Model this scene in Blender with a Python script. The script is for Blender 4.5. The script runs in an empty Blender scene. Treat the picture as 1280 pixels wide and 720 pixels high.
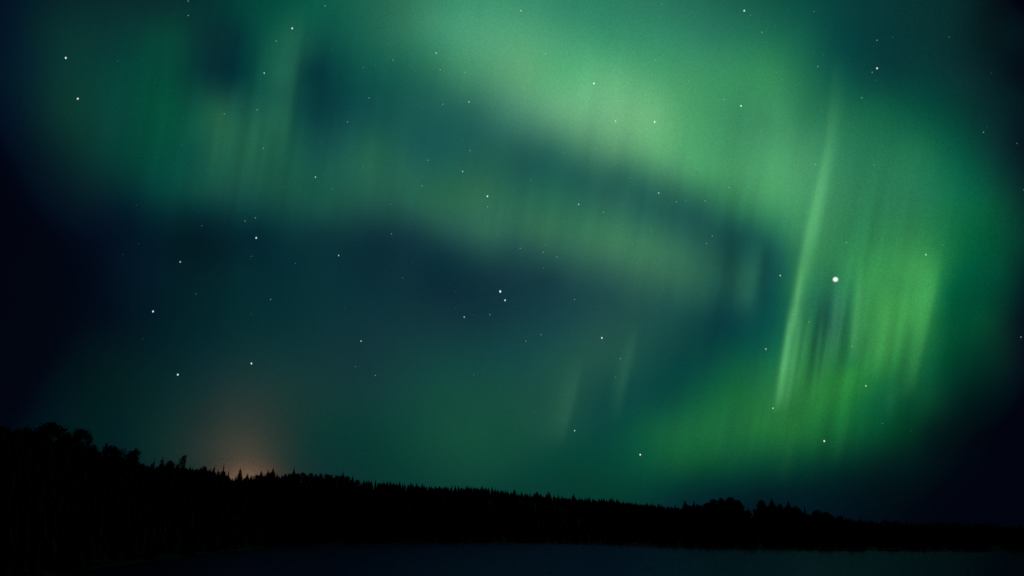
"""Northern lights over a dark wooded lake shore at night. 1 unit = 1 m; the sky's far things stand tens of kilometres off."""
import bpy, bmesh, math, random
import numpy as np

S = bpy.context.scene
COL = S.collection
random.seed(4)
CAM_H = 8.0

# ---------------------------------------------------------------- camera
cam = bpy.data.cameras.new('camera')
cam.lens = 26.0
cam.sensor_width = 36.0
cam.clip_start = 0.5
cam.clip_end = 300000.0
cam_o = bpy.data.objects.new('camera', cam)
COL.objects.link(cam_o)
cam_o.location = (0, 0, CAM_H)
cam_o.rotation_euler = (math.radians(90) + math.atan(308.0 / 924.4), 0, 0)
S.camera = cam_o

# ---------------------------------------------------------------- exposure
S.view_settings.view_transform = 'Standard'
S.view_settings.look = 'None'
S.view_settings.exposure = 0.0
S.view_settings.gamma = 1.0
S.view_settings.use_curve_mapping = False
S.cycles.transparent_max_bounces = 48
S.cycles.max_bounces = 6
S.cycles.use_denoising = False

# ---- the night sky's light: radiance chart (chart units: 1/924.4 rad about the aurora's centre) ----
F = 924.4
PITCH = math.atan(308.0 / F)
FWD = np.array((0.0, math.cos(PITCH), math.sin(PITCH)))
UPV = np.array((0.0, -math.sin(PITCH), math.cos(PITCH)))

def direction(x, y):
    """unit sky direction(s) of chart position(s)"""
    x = np.asarray(x, float); y = np.asarray(y, float)
    a = (x - 640.0) / F; b = (360.0 - y) / F
    d = np.stack([a, FWD[1] + b * UPV[1], FWD[2] + b * UPV[2]], -1)
    return d / np.linalg.norm(d, axis=-1, keepdims=True)

def to_lin(c):
    c = np.clip(np.asarray(c, float), 0, 255) / 255.0
    return np.where(c <= 0.04045, c / 12.92, ((c + 0.055) / 1.055) ** 2.4)

# broad lobes of the plain night sky: (x, y, sigma, radiance rgb): airglow, then the glow of a town beyond the hills
AIR = (0.0004, 0.0009, 0.0045)
LOBES = [
    (600, 400, 200, (0.0026, 0.0140, 0.0180)),
    (520, 570, 150, (0.0008, 0.0100, 0.0075)),
    (300, 640, 60, (0.006, 0.0060, 0.0030)),
    (306, 614, 22, (0.165, 0.092, 0.050)),
    (302, 596, 36, (0.020, 0.0125, 0.0075)),
]
def world_radiance(d):
    out = np.zeros(d.shape) + np.array(AIR)
    for x, y, s, c in LOBES:
        k = (F / s) ** 2
        out = out + np.exp(k * (d @ direction(x, y) - 1.0))[..., None] * np.array(c)
    return out

# survey of the sky: rows of constant height: x, r, g, b (8-bit display values)
SURVEY = {
 -160: [(20,3,10,28),(300,5,40,42),(520,30,90,70),(700,40,120,85),(900,15,70,60),(1100,6,35,42),(1280,3,8,20)],
 10: [(0,5,20,37),(20,5,25,39),(100,10,44,45),(200,11,49,47),(260,7,52,51),(300,5,62,55),(350,8,78,64),(400,15,91,72),(450,27,97,77),(500,44,112,87),(550,59,139,106),(600,66,150,113),(650,64,148,111),(700,53,136,105),(800,47,126,98),(900,32,103,82),(960,23,91,74),(1000,15,80,68),(1050,11,66,63),(1100,10,56,56),(1200,9,41,42),(1240,6,22,27),(1275,5,10,19)],
 30: [(420,16,87,73),(540,64,141,108)],
 40: [(40,7,36,42),(1000,21,92,74),(1270,5,24,29)],
 50: [(20,5,27,41),(80,11,51,47),(220,9,70,56),(260,10,48,52),(300,5,50,54),(335,13,83,67),(360,23,92,73),(395,17,80,70),(450,23,93,76),(500,42,112,88),(540,56,135,103),(590,77,157,118),(640,85,164,120),(760,59,147,108),(820,54,140,104),(880,45,125,96),(940,36,116,87),(1050,11,69,65),(1180,10,47,47),(1230,7,28,31)],
 60: [(150,9,58,54),(280,9,50,52),(700,77,161,116),(860,55,137,101),(1100,9,58,57)],
 80: [(600,76,151,113)],
 90: [(0,5,24,37),(20,5,28,41),(80,12,53,49),(150,8,64,56),(220,7,69,56),(262,8,49,54),(300,3,49,54),(325,13,80,67),(350,26,95,75),(390,7,55,60),(420,11,67,66),(450,16,81,72),(500,26,95,80),(540,42,111,88),(575,62,135,102),(650,93,164,117),(700,84,171,118),(760,91,174,122),(820,71,156,107),(900,58,142,96),(960,52,138,89),(1000,34,110,79),(1050,14,81,70),(1100,11,61,60),(1200,11,47,49),(1240,7,32,35),(1270,5,16,23)],
 100: [(1210,11,47,46)],
 110: [(400,9,60,61)],
 120: [(350,20,82,72),(1272,5,28,32)],
 140: [(20,5,24,38),(80,12,54,46),(205,7,79,57),(240,13,78,63),(270,32,96,70),(300,23,83,69),(350,27,93,74),(375,14,72,67),(400,11,62,65),(470,21,81,77),(520,27,89,82),(560,32,95,85),(590,40,101,89),(620,57,120,101),(660,80,144,114),(700,101,168,124),(760,110,180,130),(820,103,177,122),(860,76,160,105),(920,59,141,97),(970,61,143,97),(1010,40,117,82),(1040,36,111,79),(1100,20,97,70),(1160,8,75,60),(1220,9,50,47)],
 150: [(150,9,66,57),(960,60,137,95)],
 170: [(1130,25,102,74)],
 180: [(270,30,94,72),(860,78,162,108)],
 190: [(20,4,16,30),(60,7,30,37),(100,10,47,44),(160,7,65,54),(240,13,78,65),(310,29,91,70),(350,28,92,72),(400,22,82,75),(470,34,99,78),(520,28,89,81),(560,28,90,83),(650,36,93,83),(690,43,102,89),(720,60,120,95),(770,84,147,109),(830,92,170,114),(870,77,161,106),(900,69,152,102),(960,69,151,102),(1000,68,146,100),(1040,52,131,92),(1080,39,119,84),(1150,30,110,75),(1200,8,84,64),(1240,11,55,50),(1270,7,32,36)],
 215: [(660,32,91,83),(720,36,94,84),(780,48,109,88),(840,73,141,104),(880,72,155,102)],
 220: [(470,37,97,79)],
 230: [(1060,49,128,88)],
 240: [(20,3,10,25),(60,5,19,31),(120,8,34,40),(200,7,61,56),(240,14,70,61),(280,23,78,68),(340,25,81,67),(400,24,83,69),(470,35,94,77),(560,40,101,78),(600,45,105,79),(680,37,102,82),(760,39,96,86),(800,37,95,84),(840,43,103,83),(880,52,122,89),(920,62,138,93),(980,73,156,103),(1020,66,145,98),(1150,37,120,83),(1220,9,91,64),(1262,10,57,48)],
 250: [(780,43,100,86),(960,66,146,98)],
 260: [(1230,11,91,60)],
 265: [(160,4,28,40),(250,7,46,50),(320,13,62,62),(400,23,75,67),(470,28,79,71),(540,40,98,78),(680,45,107,82),(740,46,108,85),(800,39,97,85),(860,31,87,80),(920,43,114,85),(960,53,132,90)],
 270: [(600,46,105,85)],
 290: [(60,3,11,26),(160,4,22,36),(250,5,30,38),(320,6,42,49),(400,14,52,57),(470,17,53,59),(520,22,61,65),(560,36,84,77),(610,48,104,84),(680,52,108,82),(760,60,124,89),(810,49,110,85),(850,38,94,81),(900,28,80,75),(940,28,89,79),(970,40,113,86),(1010,62,143,93),(1050,48,125,82),(1150,43,125,75),(1220,6,91,57)],
 300: [(1100,48,135,82),(1275,7,58,46)],
 313: [(400,10,49,54)],
 315: [(560,18,57,63),(640,31,75,75),(700,43,94,81),(760,59,115,88),(820,58,118,88),(870,43,100,82),(910,28,81,75),(945,28,88,79),(970,26,88,78)],
 330: [(830,54,109,84),(910,28,82,73)],
 340: [(20,2,5,20),(60,3,9,26),(160,4,22,34),(200,5,29,40),(220,5,31,37),(300,5,42,47),(400,10,49,54),(500,14,49,57),(600,18,55,62),(620,22,58,63),(760,44,92,81),(880,43,98,80),(940,36,97,81),(962,20,75,74),(984,28,96,79),(1000,49,129,80),(1030,42,117,78),(1075,52,142,81),(1130,61,155,83),(1160,55,145,77),(1185,18,105,63),(1205,3,89,59),(1250,6,72,51),(1275,5,43,39)],
 345: [(688,24,62,67)],
 360: [(1000,42,124,78),(1015,38,112,80),(1130,56,146,79),(1150,56,146,79)],
 370: [(680,22,61,67),(760,31,75,74),(830,36,86,76),(880,34,89,76),(905,22,76,73),(935,34,91,77),(955,14,73,72),(974,19,85,74),(1160,53,145,77),(1182,8,92,59),(1260,4,50,41)],
 375: [(1045,34,106,78)],
 400: [(20,2,5,18),(60,2,10,22),(150,4,19,31),(250,5,37,42),(350,10,47,51),(450,15,52,58),(550,19,53,59),(640,20,59,65),(700,24,67,71),(750,32,77,74),(800,31,79,73),(850,22,74,71),(905,13,60,64),(945,14,76,72),(970,14,82,73),(990,28,108,73),(1020,27,92,67),(1045,27,86,70),(1070,47,133,76),(1110,55,144,74),(1150,52,140,73),(1170,20,98,57),(1230,8,72,47),(1270,7,28,31)],
 428: [(1028,30,98,66)],
 430: [(850,18,70,66),(1095,50,135,73)],
 440: [(964,18,95,72)],
 450: [(20,1,7,18),(60,2,12,22),(150,5,28,31),(250,10,42,46),(350,18,53,54),(450,20,54,58),(550,19,66,63),(640,21,71,69),(700,28,79,70),(735,33,83,71),(785,28,81,70),(850,12,67,65),(890,12,71,63),(920,15,85,63),(980,30,110,68),(1010,28,99,59),(1060,33,117,68),(1090,43,131,67),(1125,34,118,63),(1150,24,102,60),(1180,4,72,46),(1250,7,39,34)],
 470: [(1060,42,132,62)],
 480: [(80,3,20,26),(760,23,74,67)],
 492: [(1075,30,118,57)],
 500: [(20,1,9,20),(70,3,20,27),(150,6,32,33),(230,17,45,45),(300,37,55,52),(350,30,56,52),(400,21,57,54),(500,19,65,59),(580,21,76,61),(640,24,76,63),(690,26,78,66),(710,30,80,68),(745,19,73,65),(780,14,72,66),(830,12,72,62),(870,17,87,60),(920,26,106,59),(980,37,111,61),(1030,38,124,58),(1090,16,97,59),(1168,9,62,42),(1200,3,34,30),(1265,3,14,22)],
 520: [(580,22,74,60),(1020,31,113,56)],
 530: [(250,31,49,47),(920,30,106,62)],
 535: [(130,3,32,31)],
 540: [(20,2,14,22),(70,4,24,30),(150,7,32,36),(300,53,61,54),(350,37,55,51),(400,15,56,50),(450,12,57,51),(520,16,68,56),(580,21,78,59),(630,20,76,59),(680,23,77,62),(760,11,71,63),(800,15,83,60),(840,23,97,61),(900,28,104,59),(950,30,108,56),(1000,31,109,54),(1060,16,93,52),(1120,6,64,38),(1160,4,33,29),(1200,4,18,21),(1275,1,4,12)],
 555: [(180,10,41,38)],
 560: [(1200,4,14,20)],
 570: [(450,8,54,48)],
 575: [(305,76,73,60)],
 580: [(180,11,37,40),(240,34,53,48),(350,43,60,52),(400,12,52,49),(550,16,67,54),(620,17,71,56),(700,8,65,54),(760,8,68,54),(800,11,77,56),(860,16,84,51),(910,13,77,51),(950,10,69,49),(1000,7,61,44),(1050,5,47,38),(1100,5,33,31),(1150,3,23,26),(1220,2,11,18),(1275,2,4,11)],
 590: [(720,6,64,50),(880,8,66,46)],
 615: [(550,12,59,51),(640,9,59,50),(700,6,58,50),(800,5,59,49),(850,3,48,47),(900,3,39,43),(950,4,33,37),(1000,4,30,35),(1180,2,11,17),(1275,2,3,12)],
 620: [(1100,3,18,23)],
 640: [(150,5,24,29),(300,2,39,41),(420,8,46,45)],
 660: [(650,6,54,48),(800,4,44,45),(900,1,29,35),(1000,3,25,33),(1100,2,14,22),(1275,1,2,11)],
 720: [(0,2,6,16),(300,4,28,32),(640,6,43,44),(900,2,23,29),(1275,1,2,12)],
}
# the aurora's single rays: a list of (x, y, rgb radiance) along the ray, half-width left and right of it
RAYS = [
    ('ray', [(1046,60,0),(1042,120,.15),(1035,180,.5),(1024,235,.95),(1014,280,1.0),(1003,330,.95),(996,365,.95),(987,415,.9),(979,460,.75),(973,495,.4),(969,520,0)], (.042,.124,.044), 3.6, 8),
    ('ray', [(1004,330,0),(998,362,.8),(994,392,.5),(990,420,0)], (.04,.11,.04), 1.9, 2.4),
    ('ray', [(996,355,0),(989,405,.9),(983,450,1),(976,492,.6),(970,520,0)], (.014,.066,.020), 4.5, 10),
    ('ray', [(992,380,0),(985,420,.9),(979,460,1),(974,495,.5),(971,515,0)], (.030,.110,.038), 2.6, 3.4),
    ('ray', [(1001,380,0),(996,420,.8),(991,455,1),(985,495,.6),(981,515,0)], (.018,.075,.022), 2.0, 3.0),
    ('curtain', [(1009,400,0),(1004,435,.9),(998,470,.9),(992,510,0)], (.014,.060,.016), 1.8, 2.6),
    ('curtain', [(1016,375,0),(1011,410,.9),(1006,450,.9),(1000,500,0)], (.012,.060,.014), 3.5, 4),
    ('curtain', [(1030,380,0),(1024,430,1),(1018,480,.6),(1014,510,0)], (.012,.045,.018), 2.0, 2.2),
    ('curtain', [(1049,340,0),(1044,395,1),(1039,440,.7),(1034,475,0)], (.020,.065,.028), 3.4, 4),
    ('curtain', [(1079,330,0),(1073,370,1),(1067,420,1),(1064,455,0)], (.026,.095,.028), 3.2, 5),
    ('curtain', [(1108,340,0),(1106,395,.9),(1100,440,.9),(1092,475,0)], (.018,.075,.014), 8, 9),
    ('curtain', [(1174,310,0),(1166,360,.8),(1155,410,1),(1145,455,.7),(1136,500,0)], (.020,.090,.020), 10, 4),
    ('curtain', [(1122,470,0),(1114,500,.6),(1110,530,0)], (.006,.034,.012), 5, 5),
    ('veil', [(728,440,0),(718,485,.8),(708,525,1),(700,560,0)], (.0085,.028,.010), 14, 3.5),
    ('veil', [(797,400,0),(788,440,.9),(778,480,1),(769,530,0)], (.008,.029,.0105), 7, 4),
    ('veil', [(950,290,0),(942,340,.7),(935,370,.8),(930,400,0)], (.004,.018,.006), 8, 7),
    ('veil', [(380,0,.0),(372,50,.7),(365,100,1),(357,160,.8),(350,215,0)], (.006,.032,.014), 15, 4),
    ('veil', [(282,110,0),(276,150,.8),(270,190,.8),(264,245,0)], (.004,.015,.003), 6, 7),
    ('veil', [(322,120,0),(317,170,.8),(311,230,0)], (.003,.015,.004), 4, 5),
    ('veil', [(470,160,0),(462,210,.8),(455,270,0)], (.004,.016,.004), 9, 8),
    ('veil', [(512,170,0),(505,215,.7),(498,270,0)], (.003,.012,.004), 5, 6),
    ('veil', [(600,215,0),(594,260,.7),(588,310,0)], (.005,.016,.004), 12, 9),
    ('curtain', [(1037,395,0),(1032,440,.9),(1027,470,.6),(1023,495,0)], (.012,.045,.016), 1.6, 2.0),
    ('curtain', [(1058,345,0),(1053,390,.8),(1047,430,.7),(1043,460,0)], (.016,.060,.020), 1.8, 2.4),
    ('curtain', [(1091,300,0),(1086,360,.9),(1080,420,.8),(1075,470,0)], (.012,.060,.014), 3.0, 5),
    ('curtain', [(1133,330,0),(1128,380,.8),(1122,430,1),(1114,480,0)], (.010,.055,.012), 4.0, 5),
    ('curtain', [(1003,395,0),(998,430,.8),(993,460,.7),(988,500,0)], (.010,.055,.014), 2.0, 3.0),
    ('curtain', [(1064,500,0),(1056,530,.6),(1050,555,.6),(1044,590,0)], (.004,.022,.006), 6, 4),
    ('curtain', [(995,520,0),(988,555,.6),(982,585,.5),(978,610,0)], (.003,.018,.006), 7, 5),
    ('arc', [(978,120,0),(970,190,.8),(960,260,.6),(950,300,0)], (.012,.050,.014), 12, 8),
]
# dark gaps between rays: factor taken away
GAPS = [
    ([(1023,385,0),(1018,425,.15),(1012,470,.11),(1007,500,0)], 2.6, 3.0),
    ([(1034,380,0),(1029,420,.14),(1023,460,.10),(1019,490,0)], 2.4, 2.6),
    ([(1060,350,0),(1056,400,.14),(1050,450,.1),(1046,480,0)], 4, 4),
    ([(1093,330,0),(1088,380,.18),(1082,430,.18),(1078,460,0)], 5, 5),
    ([(1140,390,0),(1136,420,.15),(1126,470,.18),(1120,500,0)], 7, 6),
    ([(960,290,0),(957,320,.25),(953,350,.25),(948,390,0)], 5, 5),
    ([(924,270,0),(918,310,.25),(912,360,.2),(905,400,0)], 7, 7),
]
def along(path, X, Y, wl, wr):
    p = np.array(path, float)[:, :3]
    o = np.argsort(p[:, 1])
    px = np.interp(Y, p[o, 1], p[o, 0]); a = np.interp(Y, p[o, 1], p[o, 2], left=0, right=0)
    dx = X - px
    w = np.where(dx < 0, wl, wr)
    return a * np.exp(-0.5 * (dx / w) ** 2)

_pts = np.array([(x, y) for y, row in SURVEY.items() for (x, r, g, b) in row], float)
_val = np.array([(r, g, b) for y, row in SURVEY.items() for (x, r, g, b) in row], float)
def _tps(r2):
    return 0.5 * r2 * np.log(r2 + 1e-9)
_S = 100.0
_P = _pts / _S
_K = _tps(((_P[:, None] - _P[None]) ** 2).sum(-1)) + 0.02 * np.eye(len(_P))
_Q = np.c_[np.ones(len(_P)), _P]
_A = np.block([[_K, _Q], [_Q.T, np.zeros((3, 3))]])
_W = np.linalg.solve(_A, np.r_[_val, np.zeros((3, 3))])
def survey_radiance(X, Y):
    sh = np.shape(X); q = np.c_[np.ravel(X), np.ravel(Y)] / _S
    out = np.empty((len(q), 3))
    for i in range(0, len(q), 20000):
        s = q[i:i + 20000]
        r2 = ((s[:, None] - _P[None]) ** 2).sum(-1)
        out[i:i + 20000] = _tps(r2) @ _W[:-3] + np.c_[np.ones(len(s)), s] @ _W[-3:]
    return to_lin(out.reshape(sh + (3,)))

_rng = np.random.default_rng(7)
_tab = _rng.random((64, 512))
def ray_noise(q, v, k):
    """smooth noise across the rays (q), drifting slowly along them (v)"""
    def n1(t, row):
        i = np.floor(t).astype(int); f = t - i; f = f * f * (3 - 2 * f)
        return _tab[row % 64, i % 512] * (1 - f) + _tab[row % 64, (i + 1) % 512] * f
    j = np.floor(v).astype(int); g = v - j; g = g * g * (3 - 2 * g)
    a = np.zeros(np.shape(q))
    b = np.zeros(np.shape(q))
    for r in np.unique(j):
        m = j == r
        a[m] = n1(q[m], int(r) + k * 7); b[m] = n1(q[m], int(r) + 1 + k * 7)
    return (a * (1 - g) + b * g) * 2 - 1

def lobe(X, Y, x, y, sx, sy):
    return np.exp(-0.5 * (((X - x) / sx) ** 2 + ((Y - y) / sy) ** 2))
def soft(t):
    return 1.0 / (1.0 + np.exp(-np.clip(t, -30, 30)))

def aurora_fields(X, Y):
    d = direction(X, Y)
    base = np.maximum(survey_radiance(X, Y) - world_radiance(d), 0)
    # leaning rays: they close on a point high to the right
    q = X + 0.17 * (Y - 360)
    amp = 0.035 + 0.24 * lobe(X, Y, 1045, 430, 55, 85) + 0.09 * lobe(X, Y, 1120, 380, 80, 120) + 0.18 * lobe(X, Y, 310, 150, 110, 90) \
        + 0.10 * lobe(X, Y, 590, 255, 220, 60) + 0.10 * lobe(X, Y, 900, 330, 90, 70) + 0.03 * lobe(X, Y, 960, 150, 120, 120) + 0.07 * lobe(X, Y, 1020, 540, 160, 40)
    fine = 0.42 * ray_noise(q / 34.0, Y / 170.0, 1) + 0.36 * ray_noise(q / 15.0 + 3, Y / 130.0, 2) + 0.26 * ray_noise(q / 7.0 + 9, Y / 90.0, 3)
    m = 1 + 1.2 * amp * fine
    for path, wl, wr in GAPS:
        m = m * (1 - along(path, X, Y, wl, wr))
    g = np.clip(base[..., 1:2] / 0.004, 0, 1)
    base = base * m[..., None] * g * g * (3 - 2 * g) * (1 - lobe(X, Y, 305, 630, 55, 42))[..., None]
    # which aurora the light belongs to
    xs = [-400, 300, 470, 600, 700, 800, 900, 960, 1100, 1800]
    ys = [-400, -120, 120, 160, 212, 252, 300, 330, 420, 700]
    up = soft((np.interp(X, xs, ys) - Y) / 16.0)
    rb_y = [-400, 0, 120, 200, 300, 420, 520, 560, 620, 760]
    rb_x = [1060, 1040, 1020, 985, 968, 930, 830, 770, 720, 640]
    right = soft((X - np.interp(Y, rb_y, rb_x)) / 22.0)
    W = {'curtain': right, 'arc': (1 - right) * up, 'veil': (1 - right) * (1 - up)}
    out = {k: base * w[..., None] for k, w in W.items()}
    out['ray'] = np.zeros(base.shape)
    for k, path, c, wl, wr in RAYS:
        out[k] = out[k] + along(path, X, Y, wl, wr)[..., None] * np.array(c)
    return out

# ---------------------------------------------------------------- world: the plain night sky (no moon, sun far below the horizon)
world = bpy.data.worlds.new('World')
S.world = world
world.use_nodes = True
wt = world.node_tree
wt.nodes.clear()
w_out = wt.nodes.new('ShaderNodeOutputWorld')
w_tc = wt.nodes.new('ShaderNodeTexCoord')
w_sky = wt.nodes.new('ShaderNodeTexSky')
w_sky.sky_type = 'NISHITA'
w_sky.sun_disc = False
w_sky.sun_elevation = math.radians(-16)
w_sky.sun_rotation = math.radians(-18)
w_bg0 = wt.nodes.new('ShaderNodeBackground')
w_bg0.inputs['Strength'].default_value = 0.05
wt.links.new(w_sky.outputs[0], w_bg0.inputs['Color'])
w_acc = wt.nodes.new('ShaderNodeRGB')
w_acc.outputs[0].default_value = AIR + (1,)
sock = w_acc.outputs[0]
for lx, ly, ls, lc in LOBES:
    dv = wt.nodes.new('ShaderNodeVectorMath'); dv.operation = 'DOT_PRODUCT'
    nz = wt.nodes.new('ShaderNodeVectorMath'); nz.operation = 'NORMALIZE'
    wt.links.new(w_tc.outputs['Generated'], nz.inputs[0])
    wt.links.new(nz.outputs[0], dv.inputs[0])
    dv.inputs[1].default_value = tuple(direction(lx, ly))
    k = (F / ls) ** 2
    ma = wt.nodes.new('ShaderNodeMath'); ma.operation = 'MULTIPLY_ADD'
    wt.links.new(dv.outputs['Value'], ma.inputs[0]); ma.inputs[1].default_value = k; ma.inputs[2].default_value = -k
    ex = wt.nodes.new('ShaderNodeMath'); ex.operation = 'EXPONENT'
    wt.links.new(ma.outputs[0], ex.inputs[0])
    sc = wt.nodes.new('ShaderNodeVectorMath'); sc.operation = 'SCALE'
    sc.inputs[0].default_value = lc
    wt.links.new(ex.outputs[0], sc.inputs['Scale'])
    ad = wt.nodes.new('ShaderNodeVectorMath'); ad.operation = 'ADD'
    wt.links.new(sock, ad.inputs[0]); wt.links.new(sc.outputs[0], ad.inputs[1])
    sock = ad.outputs[0]
# airglow is never quite even: fine faint mottling
w_no = wt.nodes.new('ShaderNodeTexNoise'); w_no.inputs['Scale'].default_value = 380.0; w_no.inputs['Detail'].default_value = 2.0
wt.links.new(w_tc.outputs['Generated'], w_no.inputs['Vector'])
w_mr = wt.nodes.new('ShaderNodeMapRange'); w_mr.inputs[1].default_value = 0.2; w_mr.inputs[2].default_value = 0.8
w_mr.inputs[3].default_value = 0.84; w_mr.inputs[4].default_value = 1.16
wt.links.new(w_no.outputs[0], w_mr.inputs[0])
w_bg = wt.nodes.new('ShaderNodeBackground')
wt.links.new(sock, w_bg.inputs['Color']); wt.links.new(w_mr.outputs[0], w_bg.inputs['Strength'])
w_add = wt.nodes.new('ShaderNodeAddShader')
wt.links.new(w_bg0.outputs[0], w_add.inputs[0]); wt.links.new(w_bg.outputs[0], w_add.inputs[1])
wt.links.new(w_add.outputs[0], w_out.inputs['Surface'])

# ---------------------------------------------------------------- helpers
def tag(o, label=None, cat=None, group=None, kind=None):
    if label: o['label'] = label
    if cat: o['category'] = cat
    if group: o['group'] = group
    if kind: o['kind'] = kind
    return o

def new_mat(name):
    m = bpy.data.materials.new(name)
    m.use_nodes = True
    m.node_tree.nodes.clear()
    return m, m.node_tree

def matte(name, col_a, col_b, scale, rough=0.9, object_space=True):
    m, t = new_mat(name)
    out = t.nodes.new('ShaderNodeOutputMaterial')
    b = t.nodes.new('ShaderNodeBsdfPrincipled')
    b.inputs['Roughness'].default_value = rough
    b.inputs['Specular IOR Level'].default_value = 0.15
    tc = t.nodes.new('ShaderNodeTexCoord')
    no = t.nodes.new('ShaderNodeTexNoise')
    no.inputs['Scale'].default_value = scale; no.inputs['Detail'].default_value = 4
    rp = t.nodes.new('ShaderNodeValToRGB')
    rp.color_ramp.elements[0].position = 0.35; rp.color_ramp.elements[1].position = 0.65
    rp.color_ramp.elements[0].color = col_a + (1,); rp.color_ramp.elements[1].color = col_b + (1,)
    t.links.new(tc.outputs['Object'], no.inputs['Vector'])
    t.links.new(no.outputs[0], rp.inputs[0])
    t.links.new(rp.outputs[0], b.inputs['Base Color'])
    t.links.new(b.outputs[0], out.inputs[0])
    return m

def mesh_object(name, verts, faces, mat, parent=None, smooth=False):
    me = bpy.data.meshes.new(name)
    me.from_pydata([tuple(v) for v in verts], [], [tuple(f) for f in faces])
    me.materials.append(mat)
    if smooth:
        me.polygons.foreach_set('use_smooth', [True] * len(me.polygons))
    o = bpy.data.objects.new(name, me)
    COL.objects.link(o)
    o.parent = parent
    return o

def quad_mesh(name, co, quads, mat):
    """fast path for big numpy meshes"""
    me = bpy.data.meshes.new(name)
    n, k = quads.shape
    me.vertices.add(len(co)); me.vertices.foreach_set('co', np.ascontiguousarray(co, np.float32).ravel())
    me.loops.add(n * k); me.loops.foreach_set('vertex_index', np.ascontiguousarray(quads, np.int32).ravel())
    me.polygons.add(n)
    me.polygons.foreach_set('loop_start', np.arange(0, n * k, k, dtype=np.int32))
    me.polygons.foreach_set('loop_total', np.full(n, k, np.int32))
    me.materials.append(mat)
    me.update(calc_edges=True)
    me.validate()
    o = bpy.data.objects.new(name, me)
    COL.objects.link(o)
    return o

def at_distance(x, y, dist):
    """point on the sight line of chart position (x, y) at a horizontal distance"""
    d = direction(x, y)
    s = dist / math.hypot(d[0], d[1])
    return np.array((d[0] * s, d[1] * s, CAM_H + d[2] * s))

# ---------------------------------------------------------------- land: wooded hills round the far side of the lake
TOPS = [(-260,520),(-120,528),(-30,537),(0,534),(25,537),(45,545),(90,552),(118,562),(127,568),(153,572),(160,573),(195,579),(215,579),(232,581),(268,584.5),(285,590),
        (291,597),(300,593),(320,594),(330,591),(345,588),(352,593),(366,592),(375,591),(395,591),(412,593),(435,595),(450,600),(462,599.5),
        (480,600.5),(510,603),(540,606),(600,606.5),(620,609),(640,612.5),(660,616),(690,618),(720,620.5),(760,623),(800,627),(850,631.5),
        (870,631),(880,630),(890,627),(912,625),(924,627),(931,635),(938,641),(946,633),(964,629),(985,631.5),(1000,635),(1012,641),(1030,641),
        (1050,645),(1070,647),(1090,650),(1140,651.5),(1280,655),(1330,656),(1600,655)]
CREST_D = [(-260,300),(0,360),(60,400),(130,430),(210,520),(300,640),(420,800),(520,940),(640,1040),(800,1100),(850,1010),(905,920),(960,880),(1000,880),(1050,940),(1120,1020),(1280,1020),(1600,950)]
SHORE = [(-260,790),(0,735),(60,722),(150,706),(250,693),(330,685),(420,681.5),(500,679.5),(640,678.5),(720,680),(800,682.5),(880,685.5),(960,687),(1100,688.5),(1280,689.5),(1600,690)]
def ip(tab, x):
    return np.interp(x, [t[0] for t in tab], [t[1] for t in tab])
TREE_H = 9.5
_az, _sh, _cd, _ch = [], [], [], []
_smx = np.arange(-260, 1601, 8.0)
_top_s = ip(TOPS, _smx)
_kern = np.exp(-0.5 * (np.arange(-5, 6) / 2.2) ** 2); _kern /= _kern.sum()
_top_s = np.convolve(np.pad(_top_s, 5, mode='edge'), _kern, mode='valid')
for x, yt in zip(_smx, _top_s):
    D = ip(CREST_D, x)
    p = at_distance(x, yt + 1.5, D)
    sy = ip(SHORE, x)
    d = direction(x, sy); s = CAM_H / -d[2]
    _az.append(math.atan2(d[0], d[1])); _sh.append(s * math.hypot(d[0], d[1]))
    _cd.append(D); _ch.append(max(p[2] - TREE_H, 1.5))
_az, _sh, _cd, _ch = map(np.array, (_az, _sh, _cd, _ch))
def terrain_z(x, y):
    a = np.arctan2(x, y); r = np.hypot(x, y)
    sh = np.interp(a, _az, _sh) + 5 * np.sin(a * 61) + 3 * np.sin(a * 143 + 1); cd = np.interp(a, _az, _cd); ch = np.interp(a, _az, _ch)
    t = (r - sh) / np.maximum(cd - sh, 20)
    up = np.clip(t, 0, 1)
    z = ch * (0.35 * up + 0.65 * up * up * (3 - 2 * up)) + 0.35
    z = np.where(t < 0, 0.35 + np.maximum((r - sh) * 0.12, -4), z)
    z = z - np.maximum(t - 1.0, 0) * np.maximum(cd - sh, 20) * 0.10
    z = z + np.clip((r - sh) / 40, 0, 1) * 0.5 * (np.sin(x * 0.11 + y * 0.05) + np.sin(y * 0.09 - x * 0.03))
    return z

ground = matte('forest_floor', (0.006, 0.010, 0.006), (0.013, 0.015, 0.009), 0.05)
az = np.linspace(_az[0], _az[-1], 620)
rr = np.concatenate([np.linspace(60, 800, 110), np.linspace(808, 1500, 60), np.geomspace(1520, 28000, 24)])
A, R = np.meshgrid(az, rr)
gx, gy = R * np.sin(A), R * np.cos(A)
gz = np.maximum(terrain_z(gx, gy), -4.0)
co = np.stack([gx, gy, gz], -1).reshape(-1, 3)
ni, nj = A.shape
i, j = np.meshgrid(np.arange(ni - 1), np.arange(nj - 1), indexing='ij')
v = i * nj + j
hill = quad_mesh('hills', co, np.stack([v, v + 1, v + nj + 1, v + nj], -1).reshape(-1, 4), ground)
tag(hill, 'black wooded hills sloping down from the left to the lake shore', kind='structure')
hill.data.polygons.foreach_set('use_smooth', [True] * len(hill.data.polygons))

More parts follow.
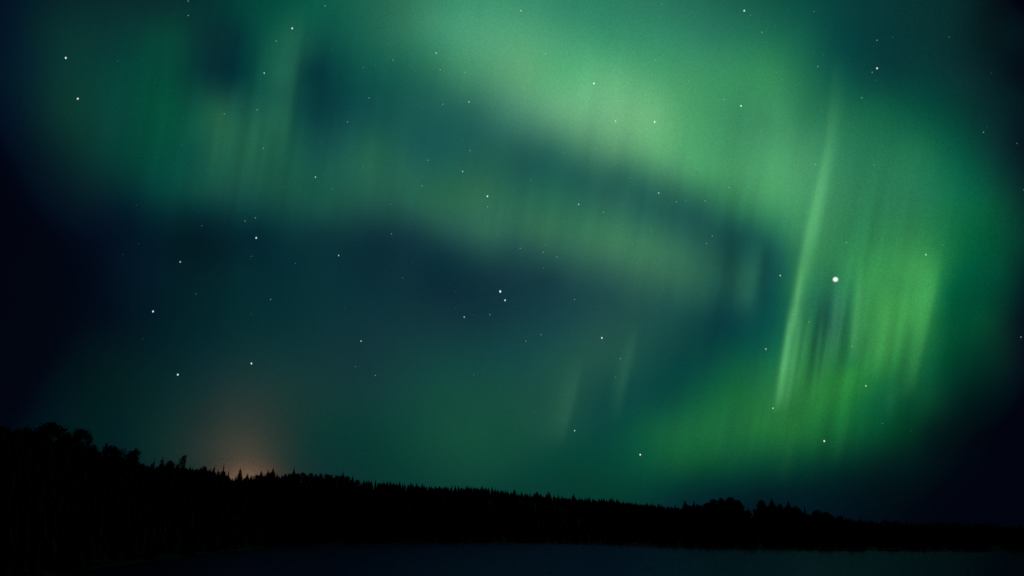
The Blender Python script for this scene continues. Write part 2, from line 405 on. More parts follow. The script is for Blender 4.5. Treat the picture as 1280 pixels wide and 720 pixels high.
# ---------------------------------------------------------------- the lake
wm, t = new_mat('lake_water')
out = t.nodes.new('ShaderNodeOutputMaterial')
pb = t.nodes.new('ShaderNodeBsdfGlossy')          # a dull, wind-roughened surface: it returns only part of the sky
pb.inputs['Color'].default_value = (0.17, 0.135, 0.38, 1)
pb.inputs['Roughness'].default_value = 0.17
tc = t.nodes.new('ShaderNodeTexCoord')
mp = t.nodes.new('ShaderNodeMapping'); mp.inputs['Scale'].default_value = (0.35, 1.0, 1.0); mp.inputs['Rotation'].default_value = (0, 0, 0.3)
n1 = t.nodes.new('ShaderNodeTexNoise'); n1.inputs['Scale'].default_value = 0.55; n1.inputs['Detail'].default_value = 4
n2 = t.nodes.new('ShaderNodeTexNoise'); n2.inputs['Scale'].default_value = 0.012; n2.inputs['Detail'].default_value = 3
bp = t.nodes.new('ShaderNodeBump'); bp.inputs['Strength'].default_value = 0.32; bp.inputs['Distance'].default_value = 0.35
mu = t.nodes.new('ShaderNodeMath'); mu.operation = 'MULTIPLY'
t.links.new(tc.outputs['Object'], mp.inputs[0]); t.links.new(mp.outputs[0], n1.inputs[0]); t.links.new(mp.outputs[0], n2.inputs[0])
t.links.new(n1.outputs[0], mu.inputs[0]); t.links.new(n2.outputs[0], mu.inputs[1])
t.links.new(mu.outputs[0], bp.inputs['Height']); t.links.new(bp.outputs[0], pb.inputs['Normal'])
t.links.new(pb.outputs[0], out.inputs[0])
WR = 29000.0
ring = [(WR * math.cos(a), WR * math.sin(a), 0) for a in np.linspace(0, 2 * math.pi, 96, endpoint=False)]
lake = mesh_object('lake_water', ring, [tuple(range(96))], wm)
tag(lake, 'dim blue grey lake water at the foot of the black hills', kind='structure')

# ---------------------------------------------------------------- trees
needles = matte('spruce_needles', (0.008, 0.018, 0.009), (0.015, 0.028, 0.013), 0.8)
leaves = matte('leaves', (0.010, 0.020, 0.008), (0.020, 0.030, 0.011), 0.8)
bark = matte('bark', (0.020, 0.015, 0.011), (0.045, 0.036, 0.028), 1.5)
pale_bark = matte('birch_bark', (0.05, 0.045, 0.04), (0.16, 0.15, 0.14), 1.5)

def tube(verts, faces, pts, radii, n=6):
    base = len(verts)
    for k, (p, r) in enumerate(zip(pts, radii)):
        p = np.array(p, float)
        ax = np.array(pts[min(k + 1, len(pts) - 1)], float) - np.array(pts[max(k - 1, 0)], float)
        ax /= np.linalg.norm(ax)
        u = np.cross(ax, (0.3, 1, 0.1)); u /= np.linalg.norm(u); w = np.cross(ax, u)
        for q in range(n):
            a = 2 * math.pi * q / n
            verts.append(tuple(p + r * (math.cos(a) * u + math.sin(a) * w)))
    for k in range(len(pts) - 1):
        for q in range(n):
            faces.append((base + k * n + q, base + k * n + (q + 1) % n, base + (k + 1) * n + (q + 1) % n, base + (k + 1) * n + q))
    faces.append(tuple(base + q for q in range(n))[::-1])
    faces.append(tuple(base + (len(pts) - 1) * n + q for q in range(n)))

def spruce_meshes(rng, width):
    """a spruce one unit tall: straight trunk, whorls of drooping ragged boughs"""
    tv, tf, cv, cf = [], [], [], []
    tube(tv, tf, [(0, 0, -0.06), (0.003, 0, 0.4), (0, 0.002, 0.97)], [0.017, 0.011, 0.002])
    nw = 17
    for k in range(nw):
        f = k / (nw - 1)
        z = 0.10 + 0.86 * f
        L = width * (1 - f) ** 0.72 * rng.uniform(0.72, 1.15) + 0.012
        nb = 9 if f < 0.7 else 6
        off = rng.uniform(0, 6.28)
        for b in range(nb):
            if rng.random() < 0.10: continue
            a = off + 2 * math.pi * b / nb + rng.uniform(-0.25, 0.25)
            l = L * rng.uniform(0.65, 1.15)
            dr = l * rng.uniform(0.25, 0.55)
            c, s = math.cos(a), math.sin(a)
            hw = l * rng.uniform(0.28, 0.42)
            n0 = len(cv)
            cv += [(0, 0, z + 0.015), (c * l * 0.55 - s * hw, s * l * 0.55 + c * hw, z - dr * 0.55 - 0.012), (c * l, s * l, z - dr),
                   (c * l * 0.55 + s * hw, s * l * 0.55 - c * hw, z - dr * 0.55 - 0.012), (c * l * 0.5, s * l * 0.5, z - dr * 0.2 + 0.01)]
            cf += [(n0, n0 + 1, n0 + 4), (n0 + 1, n0 + 2, n0 + 4), (n0 + 2, n0 + 3, n0 + 4), (n0 + 3, n0, n0 + 4)]
            for side in (-1, 1):          # hanging side sprays
                n0 = len(cv)
                e = rng.uniform(0.5, 0.95)
                px, py, pz = c * l * e, s * l * e, z - dr * e
                cv += [(px, py, pz), (px - side * s * hw * 0.8, py + side * c * hw * 0.8, pz - 0.018), (px + c * 0.012, py + s * 0.012, pz - 0.034)]
                cf.append((n0, n0 + 1, n0 + 2))
    n0 = len(cv)
    cv += [(0.009, 0, 0.93), (-0.005, 0.008, 0.93), (-0.005, -0.008, 0.93), (0, 0, 1.0)]
    cf += [(n0, n0 + 1, n0 + 3), (n0 + 1, n0 + 2, n0 + 3), (n0 + 2, n0, n0 + 3)]
    return tv, tf, cv, cf

def leafy_meshes(rng, width, n_leaf, feathery=False):
    """a broadleaf or birch one unit tall: forking trunk, leaf clumps round the limb ends"""
    tv, tf, cv, cf = [], [], [], []
    bend = rng.uniform(-0.04, 0.04)
    tube(tv, tf, [(0, 0, -0.06), (bend * 0.5, 0, 0.3), (bend, 0.01, 0.62), (bend * 1.4, 0, 0.94)], [0.024, 0.018, 0.011, 0.003])
    ends = []
    nl = 30 if feathery else 22
    for k in range(nl):
        f = (k + rng.random()) / nl
        z0 = 0.22 + 0.62 * f
        a = k * 2.4 + rng.uniform(-0.4, 0.4)
        prof = math.sin(math.pi * min(1, 0.22 + 0.74 * f)) ** 0.7
        L = width * prof * rng.uniform(0.55, 1.15)
        rise = L * (rng.uniform(0.9, 1.7) if feathery else rng.uniform(0.25, 0.8))
        p0 = (bend * z0, 0, z0)
        p2 = (bend * z0 + math.cos(a) * L, math.sin(a) * L, min(z0 + rise, 0.985))
        p1 = ((p0[0] + p2[0]) / 2, (p0[1] + p2[1]) / 2, (p0[2] + p2[2]) / 2 + 0.012)
        tube(tv, tf, [p0, p1, p2], [0.007, 0.005, 0.0015], 4)
        ends.append((p1, p2))
    ends.append(((bend, 0, 0.8), (bend * 1.4, 0, 0.97)))
    for k in range(n_leaf):
        p1, p2 = ends[rng.randrange(len(ends))]
        e = rng.uniform(0.25, 1.05)
        sp = 0.030 if feathery else 0.062
        c = [p1[q] + (p2[q] - p1[q]) * e + rng.gauss(0, sp) for q in range(3)]
        if c[2] > 1.02: continue
        sz = rng.uniform(0.010, 0.022) if feathery else rng.uniform(0.016, 0.034)
        u = np.array([rng.gauss(0, 1) for _ in range(3)]); u /= np.linalg.norm(u)
        w = np.cross(u, [rng.gauss(0, 1) for _ in range(3)]); w /= np.linalg.norm(w)
        n0 = len(cv)
        c = np.array(c)
        cv += [tuple(c + sz * u), tuple(c + sz * 0.7 * w), tuple(c - sz * u), tuple(c - sz * 0.7 * w)]
        cf.append((n0, n0 + 1, n0 + 2, n0 + 3))
    return tv, tf, cv, cf

def make_proto(name, parts, tmat, cmat):
    """mesh data of one kind of tree, ready to be placed"""
    tv, tf, cv, cf = parts
    out = []
    for nm, vv, ff, m in (('trunk', tv, tf, tmat), ('crown', cv, cf, cmat)):
        me = bpy.data.meshes.new(name + '_' + nm)
        me.from_pydata(vv, [], ff)
        me.materials.append(m)
        out.append(me)
    return (name, out)
rng = random.Random(21)
SPRUCE = [make_proto('spruce_tree', spruce_meshes(rng, w), bark, needles) for w in (0.19, 0.22, 0.25, 0.28, 0.31)]
LEAFY = [make_proto('leafy_tree', leafy_meshes(rng, w, 2600), bark, leaves) for w in (0.36, 0.42, 0.40, 0.46)]
BIRCH = [make_proto('birch_tree', leafy_meshes(rng, w, 1500, True), pale_bark, leaves) for w in (0.20, 0.24)]
WIDTH = {'spruce_tree': 0.44, 'leafy_tree': 0.98, 'birch_tree': 0.56}

def plant(proto, x, y_top, width_px, dist, label, group, lean=0.0):
    """a tree whose tip stands on the sight line of chart position (x, y_top), rooted in the hill at that distance"""
    tip = at_distance(x, y_top, dist)
    g = float(terrain_z(tip[0], tip[1]))
    h = max(tip[2] - g, 3.0)
    name, (tm, cm) = proto
    root = bpy.data.objects.new(name, None)
    COL.objects.link(root)
    root.location = (tip[0], tip[1], tip[2] - h)
    wid = width_px * dist / F
    sxy = wid / WIDTH[name]
    sxy = min(max(sxy, 0.45 * h), 2.2 * h)
    root.scale = (sxy, sxy, h)
    root.rotation_euler = (0, lean, 0) if lean else (0, 0, random.uniform(0, 6.28))
    root.empty_display_size = 0.2
    tag(root, label, 'tree', group)
    for nm, me in (('trunk', tm), ('crown', cm)):
        o = bpy.data.objects.new(nm, me)
        COL.objects.link(o)
        o.parent = root
    return root

# trees the skyline shows one by one: kind, prototype, x, tip, width in chart units, label
G_LEFT = 'trees on the hill crest at far left'
G_GLOW = 'trees under the orange town glow'
G_KNOLL = 'trees on the knoll under the green curtain'
OWN = [
    (LEAFY, 1, 61, 528.5, 44, 'broad rounded leafy tree, the tallest crown on the left hill crest', G_LEFT),
    (LEAFY, 3, 33, 536, 34, 'low wide leafy tree left of the tallest broad crown on the crest', G_LEFT),
    (LEAFY, 0, 84, 541, 24, 'leafy tree filling the right shoulder of the tallest broad crown', G_LEFT),
    (LEAFY, 2, 101, 536.5, 26, 'ragged leafy tree just right of the tallest broad crown', G_LEFT),
    (BIRCH, 0, 114, 541, 10, 'thin feathery birch leaning out right of the ragged leafy tree', G_LEFT),
    (LEAFY, 0, 118, 556, 14, 'short leafy tree stepping down between two bigger crowns on the left crest', G_LEFT),
    (LEAFY, 3, 141, 558, 30, 'rounded leafy tree standing alone after the step down of the crest', G_LEFT),
    (BIRCH, 1, 134, 553.5, 8, 'wispy birch tip poking up from the rounded lone crown', G_LEFT),
    (BIRCH, 0, 171, 558.5, 16, 'feathery see-through birch midway between left edge and orange glow', G_LEFT),
    (LEAFY, 2, 165, 564, 20, 'bushy tree hugging the left foot of the see-through birch', G_LEFT),
    (SPRUCE, 0, 194, 570.5, 5, 'narrow single spruce spike in the gap right of the see-through birch', G_LEFT),
    (SPRUCE, 3, 204, 570, 13, 'stout spruce left of the forked leaning tree', G_LEFT),
    (LEAFY, 1, 212, 576, 16, 'low bushy tree at the right foot of the stout spruce', G_LEFT),
    (BIRCH, 1, 226, 568, 11, 'slanting birch with a forked tip left of the orange glow', G_LEFT),
    (SPRUCE, 0, 269, 579, 4, 'thin spruce spike at the left edge of the orange glow', G_GLOW),
    (SPRUCE, 0, 280.5, 577.5, 4.5, 'taller thin spruce spike against the left half of the orange glow', G_GLOW),
    (SPRUCE, 1, 286.5, 585.5, 4, 'short spruce spike beside the notch in the orange glow', G_GLOW),
    (SPRUCE, 3, 301, 583.5, 11, 'pointed spruce in the very middle of the orange glow', G_GLOW),
    (SPRUCE, 2, 310, 590.5, 8, 'small spruce right of the pointed spruce in the glow', G_GLOW),
    (SPRUCE, 4, 327, 587.5, 11, 'first spruce of the rising trio on the glow\'s right edge', G_GLOW),
    (SPRUCE, 4, 335.5, 586.5, 9, 'second spruce of the rising trio on the glow\'s right edge', G_GLOW),
    (SPRUCE, 3, 342, 583, 9, 'tallest and last spruce of the trio on the glow\'s right edge', G_GLOW),
    (SPRUCE, 2, 368, 583.5, 8, 'lone pointed spruce standing clear right of the orange glow', None),
    (SPRUCE, 1, 409, 590, 5, 'small spruce bump midway along the smooth crest right of the glow', None),
    (SPRUCE, 2, 429, 588, 6.5, 'last pointed spruce before the smooth crest drops to the centre', None),
    (SPRUCE, 3, 441, 594, 7, 'rounded spruce on the step where the smooth crest drops', None),
    (SPRUCE, 3, 643, 610.5, 8, 'wide spruce where the ridge starts to fall at mid picture', None),
    (SPRUCE, 4, 671, 613.5, 13, 'blunt spruce clump between two notches in the middle ridge', None),
    (SPRUCE, 4, 686, 613.5, 9, 'broad spruce right of the deep notch in the middle ridge', None),
    (SPRUCE, 3, 717, 616, 7, 'highest spruce on the slope right of the middle ridge notches', None),
    (SPRUCE, 2, 764, 620.5, 5, 'spruce tip beside the small notch low on the middle slope', None),
    (SPRUCE, 3, 856, 624, 9, 'stout spruce at the left foot of the knoll', G_KNOLL),
    (SPRUCE, 2, 867, 625, 7, 'slim spruce right of the stout one at the knoll\'s left foot', G_KNOLL),
    (LEAFY, 1, 891, 624, 13, 'leafy crown on the left shoulder of the knoll', G_KNOLL),
    (LEAFY, 0, 901, 622.5, 13, 'leafy crown next to the summit of the knoll', G_KNOLL),
    (LEAFY, 3, 912, 621.5, 16, 'rounded leafy crown at the summit of the knoll', G_KNOLL),
    (LEAFY, 2, 922, 625, 13, 'leafy crown on the steep right side of the knoll', G_KNOLL),
    (SPRUCE, 1, 935, 633.5, 5, 'small spruce down in the gap right of the knoll', G_KNOLL),
    (LEAFY, 2, 951, 625.5, 12, 'leafy tree just past the gap right of the knoll', G_KNOLL),
    (SPRUCE, 4, 964, 622, 11, 'tall dark spruce, highest of the clump right of the gap', G_KNOLL),
    (SPRUCE, 2, 974, 628.5, 6, 'short spruce right of the tall dark one past the gap', G_KNOLL),
    (SPRUCE, 4, 985, 625.5, 11, 'wide spruce with a ragged top midway in the right clump', G_KNOLL),
    (SPRUCE, 3, 994, 629.5, 9, 'ragged spruce leaning on the wide one in the right clump', G_KNOLL),
    (SPRUCE, 0, 1005, 630.5, 5, 'narrow spruce ending the clump before the low right treeline', G_KNOLL),
    (LEAFY, 3, 1021, 637.5, 14, 'rounded leafy crown on the low mound right of the clump', None),
    (LEAFY, 1, 1033, 640, 14, 'flat leafy crown at the right end of the low mound', None),
    (SPRUCE, 1, 1075, 644.5, 4, 'single spruce tip over the low far right treeline', None),
]
for kind, k, x, y, w, label, grp in OWN:
    plant(kind[k % len(kind)], x, y, w, float(ip(CREST_D, x)) - random.uniform(0, 8), label, grp,
          lean=0.16 if label.startswith('slanting') else 0.0)

# the rest of the skyline, tree by tree
FILL = [
    (-24, 236, 9.0, (LEAFY, SPRUCE, LEAFY), 19, 'black leafy or spruce tree filling the high crest left of the orange glow', 'crest trees left of the orange glow', 2.5),
    (238, 350, 5.6, (SPRUCE, LEAFY, SPRUCE), 9, 'small black tree in the jagged row under the orange glow', 'jagged row under the orange glow', 1.6),
    (353, 452, 5.0, (LEAFY, SPRUCE, LEAFY), 9, 'small black tree in the smooth crest between orange glow and centre', 'smooth crest right of the orange glow', 1.0),
    (455, 650, 3.7, (SPRUCE,), 6.6, 'small black spruce spire in the saw-toothed ridge left of centre', 'saw-toothed ridge left of centre', 2.4),
    (652, 852, 3.9, (SPRUCE,), 6.8, 'small black spruce on the ridge sloping down right of centre', 'sloping ridge right of centre', 2.3),
    (854, 1010, 4.2, (SPRUCE, LEAFY), 8, 'black tree crowded among others on the knoll and clump under the curtain', 'crowded trees under the curtain', 2.0),
    (1012, 1300, 6.0, (SPRUCE, LEAFY, SPRUCE), 7.5, 'tiny black tree in the low far right treeline', 'low far right treeline', 1.5),
]
for x0, x1, step, kinds, w, label, grp, jag in FILL:
    x = x0
    while x < x1:
        kind = kinds[random.randrange(len(kinds))]
        jy = random.uniform(-0.6, 1) * jag * (0.6 if kind is LEAFY else 1.0)
        plant(random.choice(kind), x, float(ip(TOPS, x)) + jy, w * random.uniform(0.75, 1.3), float(ip(CREST_D, x)) + random.uniform(-12, 6), label, grp)
        x += step * random.uniform(0.6, 1.4)

# the forest that covers the slopes below the skyline: one dark mass
def forest_mass(n):
    rs = np.random.default_rng(11)
    px = rs.uniform(-120, 1400, n * 2)
    a = np.interp(px, _smx, _az)
    sh = np.interp(a, _az, _sh); cd = np.interp(a, _az, _cd)
    r = np.sqrt(rs.uniform((sh + 3) ** 2, (cd - 6) ** 2))
    x, y = r * np.sin(a), r * np.cos(a)
    z = terrain_z(x, y)
    h = rs.uniform(7, 15, n * 2)
    # keep tips under the skyline's own trees
    dd = np.stack([x, y, z + h - CAM_H], -1)
    fw = dd @ FWD; u = 640 + F * dd[:, 0] / fw; w = 360 - F * (dd @ UPV) / fw
    over = (ip(TOPS, u) + 3.0) - w
    h = h - np.maximum(over, 0) * r / F
    ok = h > 3
    x, y, z, h = [q[ok][:n] for q in (x, y, z, h)]
    n = len(x)
    tiers, sides = 4, 7
    V = np.empty((n, tiers, sides + 1, 3)); 
    ang = np.linspace(0, 2 * np.pi, sides, endpoint=False)
    for t_ in range(tiers):
        f0 = 0.06 + 0.22 * t_; f1 = min(f0 + 0.40, 1.0)
        rad = h * (0.20 - 0.042 * t_)
        j = rs.uniform(0.6, 1.25, (n, sides)); ro = rs.uniform(0, 6.28, (n, 1))
        V[:, t_, :sides, 0] = x[:, None] + rad[:, None] * j * np.cos(ang + ro)
        V[:, t_, :sides, 1] = y[:, None] + rad[:, None] * j * np.sin(ang + ro)
        V[:, t_, :sides, 2] = z[:, None] + h[:, None] * (f0 + rs.uniform(-0.03, 0.03, (n, sides)))
        V[:, t_, sides, 0] = x; V[:, t_, sides, 1] = y; V[:, t_, sides, 2] = z + h * f1
    base = (np.arange(n * tiers) * (sides + 1))[:, None]
    q = np.arange(sides)
    T = np.stack([base + q, base + (q + 1) % sides, base + np.full(sides, sides)], -1).reshape(-1, 3)
    o = quad_mesh('forest', V.reshape(-1, 3), T, needles)
    return tag(o, 'black unlit forest covering the hillside between skyline and lake shore', kind='stuff')
forest_mass(8000)

# ---------------------------------------------------------------- the northern lights: glowing air high above, seen through
am, t = new_mat('aurora_light')
am.cycles.emission_sampling = 'NONE'
out = t.nodes.new('ShaderNodeOutputMaterial')
at = t.nodes.new('ShaderNodeAttribute'); at.attribute_name = 'excitation'      # light given off per layer
tc = t.nodes.new('ShaderNodeTexCoord')
mp = t.nodes.new('ShaderNodeMapping'); mp.inputs['Scale'].default_value = (1 / 95.0, 1 / 95.0, 1 / 95.0)
no = t.nodes.new('ShaderNodeTexNoise'); no.inputs['Scale'].default_value = 1.0; no.inputs['Detail'].default_value = 3
mr = t.nodes.new('ShaderNodeMapRange'); mr.inputs[1].default_value = 0.2; mr.inputs[2].default_value = 0.8
mr.inputs[3].default_value = 0.80; mr.inputs[4].default_value = 1.20
em = t.nodes.new('ShaderNodeEmission')
tr = t.nodes.new('ShaderNodeBsdfTransparent')
ad = t.nodes.new('ShaderNodeAddShader')
t.links.new(tc.outputs['Object'], mp.inputs[0]); t.links.new(mp.outputs[0], no.inputs[0]); t.links.new(no.outputs[0], mr.inputs[0])
t.links.new(at.outputs['Color'], em.inputs['Color']); t.links.new(mr.outputs[0], em.inputs['Strength'])
t.links.new(em.outputs[0], ad.inputs[0]); t.links.new(tr.outputs[0], ad.inputs[1]); t.links.new(ad.outputs[0], out.inputs[0])

AURORA = [
    ('arc', 46000.0, 1500.0, 3.0, (330, 1160, -230, 420), 'broad mint green aurora arc sweeping across the top of the sky'),
    ('veil', 54000.0, 1500.0, 3.0, (-60, 1080, -230, 680), 'dim patchy green aurora veil under the bright arc, reaching the left'),
    ('curtain', 38000.0, 1500.0, 2.0, (560, 1330, -230, 690), 'swirling green aurora curtain on the right curling down to the hills'),
    ('ray', 34000.0, 600.0, 1.5, (930, 1080, 40, 540), 'thin pale green aurora ray rising beside the brightest star'),
]
for key, dist, thick, step, (x0, x1, y0, y1), label in AURORA:
    X, Y = np.meshgrid(np.arange(x0, x1 + step, step), np.arange(y0, y1 + step, step))
    E = aurora_fields(X, Y)[key]
    edge = np.clip(np.minimum.reduce([X - x0, x1 - X, Y - y0, y1 - Y]) / 40.0, 0, 1) if key != 'ray' else np.ones(X.shape)
    E = E * edge[..., None]
    E = np.maximum(E - 0.0004, 0)
    d = direction(X, Y)
    fold = 1.0 + 0.012 * np.sin(X * 0.021 + Y * 0.004) + 0.008 * np.sin(X * 0.05)     # the sheet is folded, not flat
    P = d * (dist * fold)[..., None]
    P2 = d * ((dist + thick) * fold)[..., None]
    ni, nj = X.shape
    lit = E.max(-1) > 0
    keep = lit[:-1, :-1] | lit[1:, :-1] | lit[:-1, 1:] | lit[1:, 1:]
    i, j = np.nonzero(keep)
    v = i * nj + j
    Qf = np.stack([v, v + 1, v + nj + 1, v + nj], -1)
    used = np.unique(Qf); remap = np.full(ni * nj, -1); remap[used] = np.arange(len(used))
    Qf = remap[Qf]
    n = len(used)
    co = np.concatenate([P.reshape(-1, 3)[used], P2.reshape(-1, 3)[used]]) + np.array((0, 0, CAM_H))
    o = quad_mesh('aurora', co, np.concatenate([Qf, Qf[:, ::-1] + n]), am)
    at_ = o.data.attributes.new('excitation', 'FLOAT_COLOR', 'POINT')
    e = E.reshape(-1, 3)[used] * 0.5
    e = np.concatenate([e, e])
    at_.data.foreach_set('color', np.c_[e, np.ones(len(e))].astype(np.float32).ravel())
    o.visible_shadow = True
    tag(o, label, 'aurora', 'northern lights', 'stuff')

# ---------------------------------------------------------------- stars
sm, t = new_mat('starlight')
sm.cycles.emission_sampling = 'NONE'
out = t.nodes.new('ShaderNodeOutputMaterial')
oi = t.nodes.new('ShaderNodeObjectInfo')
lw = t.nodes.new('ShaderNodeLayerWeight'); lw.inputs['Blend'].default_value = 0.5
iv = t.nodes.new('ShaderNodeMath'); iv.operation = 'SUBTRACT'; iv.inputs[0].default_value = 1.0
pw = t.nodes.new('ShaderNodeMath'); pw.operation = 'POWER'; pw.inputs[1].default_value = 3.0      # brightest at the heart, thinning to the rim
em = t.nodes.new('ShaderNodeEmission'); tr = t.nodes.new('ShaderNodeBsdfTransparent'); ad = t.nodes.new('ShaderNodeAddShader')
bf = t.nodes.new('ShaderNodeNewGeometry'); fr = t.nodes.new('ShaderNodeMath'); fr.operation = 'SUBTRACT'; fr.inputs[0].default_value = 1.0
ml = t.nodes.new('ShaderNodeMath'); ml.operation = 'MULTIPLY'
t.links.new(lw.outputs['Facing'], iv.inputs[1]); t.links.new(iv.outputs[0], pw.inputs[0])
t.links.new(bf.outputs['Backfacing'], fr.inputs[1]); t.links.new(pw.outputs[0], ml.inputs[0]); t.links.new(fr.outputs[0], ml.inputs[1])
t.links.new(ml.outputs[0], em.inputs['Strength']); t.links.new(oi.outputs['Color'], em.inputs['Color'])
t.links.new(em.outputs[0], ad.inputs[0]); t.links.new(tr.outputs[0], ad.inputs[1]); t.links.new(ad.outputs[0], out.inputs[0])
bm = bmesh.new()
bmesh.ops.create_icosphere(bm, subdivisions=2, radius=1.0)
star_me = bpy.data.meshes.new('star')
bm.to_mesh(star_me); bm.free()
star_me.materials.append(sm)
STAR_D = 30000.0
SIZE = {1: 0.75, 2: 0.8, 3: 0.86, 4: 0.98, 5: 1.14, 6: 1.5, 9: 3.6}
GLOW = {1: 0.05, 2: 0.13, 3: 0.28, 4: 0.65, 5: 1.15, 6: 1.4, 9: 1.35}
BRIGHT = {
    (1044,349): 'brightest white star, big and round among the green rays at right',
    (625,364): 'bright white star, upper one of the close pair in the dark blue hollow',
    (631,375): 'white star, lower one of the close pair in the dark blue hollow',
    (609,245): 'bright star with a tiny companion below it, on the dim green veil at centre',
    (320,297): 'bright star just under the left part of the dim green veil',
    (222,468): 'bright star low in the dark sky up and left of the orange glow',
    (314,454): 'star straight above the orange glow',
    (191,389): 'lone star in the dark left sky above the hill crest',
    (225,327): 'modest star in the dark left sky under the edge of the veil',
    (82,72): 'upper star of the slanting pair near the left edge',
    (97,123): 'lower star of the slanting pair near the left edge',
    (365,35): 'bright star near the top, left of the mint green arc',
    (330,91): 'star below and left of the bright one near the top left',
    (394,221): 'lone star in the left half of the dim green veil',
    (545,66): 'star on the left end of the bright mint green arc',
    (651,13): 'star at the top edge over the mint green arc',
    (742,104): 'bright star in the left half of the bright mint green core',
    (769,151): 'star low in the bright mint green core, left one of two',
    (818,152): 'bright star low in the bright mint green core, right one of two',
    (926,132): 'bright star in the green right of the mint green core',
    (930,13): 'bright star at the top edge where the arc fades to teal',
    (1096,85): 'bright star with a faint neighbour in the dark teal upper right',
    (586,127): 'star in the dim green just under the left end of the arc',
    (578,214): 'star in the veil a little above the one with a companion',
    (423,319): 'lone star in the dark hollow left of centre',
    (723,255): 'star in the dark lane between the arc and the veil',
    (823,241): 'star on the lower fringe of the mint green arc',
    (752,422): 'bright star above the two faint slanting rays right of centre',
    (718,538): 'star low over the middle ridge beside a faint slanting ray',
    (800,568): 'bright star low over the ridge at the left end of the curling curtain',
    (1030,551): 'bright star low in the green tail of the curtain at right',
    (975,344): 'star in the dark gap left of the thin pale ray',
    (957,436): 'star left of the foot of the thin pale ray',
    (966,510): 'star at the bottom end of the thin pale ray',
    (1082,482): 'star at the lower edge of the yellow green curtain',
    (1157,318): 'star on the upper right of the yellow green curtain',
    (580,396): 'star down and left of the close pair in the dark hollow',
    (451,426): 'star in the lower dark hollow, upper one of a loose trio',
    (235,1): 'small star cut by the top edge left of the arc',
    (235,19): 'small star right under the one cut by the top edge',
    (1276,421): 'small star at the right edge beside the curtain',
    (1229,165): 'small star in the dark upper right near the right edge',
}
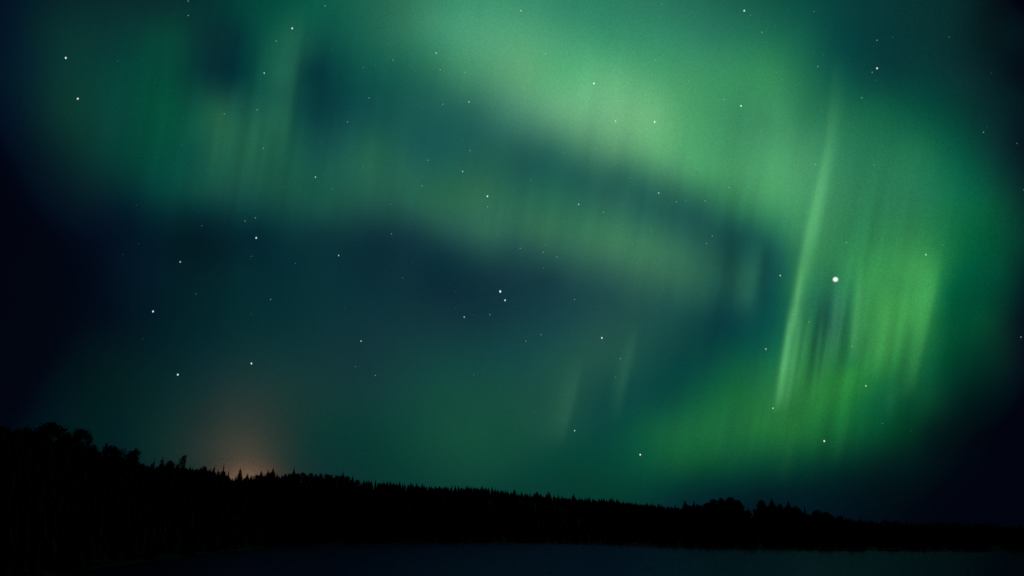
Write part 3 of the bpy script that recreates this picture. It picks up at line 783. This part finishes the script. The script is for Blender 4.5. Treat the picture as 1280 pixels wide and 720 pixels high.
STARS = [(235,1,3),(235,19,3),(82,72,5),(97,123,5),(280,142,3),(228,148,1),(193,103,1),(147,76,1),
 (365,35,5),(345,51,3),(330,91,4),(406,7,3),(454,84,2),(469,81,1),(491,75,3),(545,66,4),(550,87,3),(581,90,3),(519,89,1),(461,122,3),(553,130,3),(586,127,4),(434,152,3),(321,137,3),(400,178,1),(483,36,1),(499,36,1),(579,174,1),(415,61,1),
 (651,13,4),(827,5,2),(865,15,1),(930,13,5),(938,19,2),(952,40,3),(682,67,3),(651,44,1),(681,39,1),(742,104,5),(819,75,3),(861,101,2),(904,124,3),(926,132,5),(769,151,4),(818,152,5),(809,160,2),(826,159,2),(951,163,2),(938,167,1),
 (1017,14,2),(969,32,1),(1096,50,3),(1116,46,1),(1022,83,3),(1017,65,1),(1029,68,1),(1096,85,5),(1090,90,3),(970,90,2),(1077,122,3),(1186,46,2),(1239,91,1),(1229,165,3),(1233,158,1),(1271,179,2),(1094,100,1),
 (227,181,1),(170,256,1),(306,276,3),(319,272,3),(252,282,2),(225,327,4),(314,320,2),(173,304,1),(153,318,1),
 (329,185,3),(320,297,5),(394,221,4),(453,208,2),(415,236,2),(535,200,3),(587,188,3),(578,214,4),(527,232,3),(520,227,1),(580,225,1),(609,245,5),(609,258,3),(488,255,2),(423,319,4),(369,329,2),(489,292,3),(503,347,2),(623,294,2),(616,295,1),(516,327,1),(357,234,1),
 (663,225,2),(705,191,2),(723,255,4),(704,277,2),(754,265,3),(768,271,1),(788,222,2),(823,241,4),(845,252,3),(857,251,2),(881,251,3),(830,252,1),(911,234,3),(935,233,2),(890,295,3),(883,304,3),(814,288,2),(790,304,2),(793,319,1),(839,300,1),(650,310,3),(681,306,2),(679,315,3),(696,321,3),(679,335,2),
 (1019,205,3),(1093,206,2),(1058,303,3),(1157,318,4),(1178,306,2),(975,344,4),(1044,349,9),(1106,324,1),(964,213,1),(966,221,1),(1023,233,1),(1279,237,2),(1088,289,1),
 (191,389,5),(245,367,2),(314,392,1),(222,468,5),(314,454,5),(178,423,1),
 (338,374,3),(625,364,6),(631,375,5),(580,396,4),(612,393,3),(569,364,1),(569,385,1),(451,426,4),(444,458,2),(469,469,3),(592,468,2),(604,460,1),(347,463,1),(430,385,1),(592,393,1),
 (718,374,3),(676,418,3),(657,426,3),(752,422,5),(775,448,3),(769,471,2),(707,461,1),(728,473,1),(718,538,4),(957,436,4),(667,515,1),(837,443,1),(877,369,1),(916,487,1),(854,453,1),
 (1011,402,3),(1065,433,3),(1082,482,4),(966,510,4),(1276,421,3),(1103,529,2),(963,525,1),(1139,538,1),(800,568,5),(1030,551,5)]
def star_place(x, y):
    if x > 1050 and y < 200: return 'faint star speck in the dark teal upper right', 'faint stars in the upper right'
    rb = np.interp(y, [0, 200, 300, 420, 520, 600], [1020, 985, 962, 940, 860, 780])
    if x > rb: return 'faint star speck shining through the green curtain at right', 'faint stars in the curtain'
    gap = np.interp(x, [300, 470, 600, 700, 800, 900, 960], [-50, 100, 140, 190, 230, 280, 310])
    if y < gap: return 'faint star speck shining through the bright mint green arc', 'faint stars in the arc'
    low = np.interp(x, [0, 200, 400, 550, 700, 880, 960], [230, 260, 285, 310, 345, 375, 380])
    if y < low: return 'faint star speck shining through the dim green veil', 'faint stars in the veil'
    return 'faint star speck in the dark blue hollow under the veil', 'faint stars in the dark hollow'
for x, y, c in STARS:
    o = bpy.data.objects.new('star', star_me)
    COL.objects.link(o)
    d = direction(x + 0.3, y + 0.3)
    o.location = d * STAR_D + np.array((0, 0, CAM_H))
    r = SIZE[c] * STAR_D / F
    o.scale = (r, r, r * (1.25 if c >= 4 and c < 9 else 1.0))
    tint = np.array((0.86, 1.0, 0.92)) if c < 9 else np.array((0.95, 1.0, 1.0))
    if (x, y) in ((97, 123), (82, 72), (800, 568)): tint = np.array((1.0, 0.97, 0.86))
    e = GLOW[c] * tint
    o.color = (*[float(q) for q in e], 1.0)
    if (x, y) in BRIGHT:
        tag(o, BRIGHT[(x, y)], 'star')
    else:
        lab, grp = star_place(x, y)
        tag(o, lab, 'star', grp)
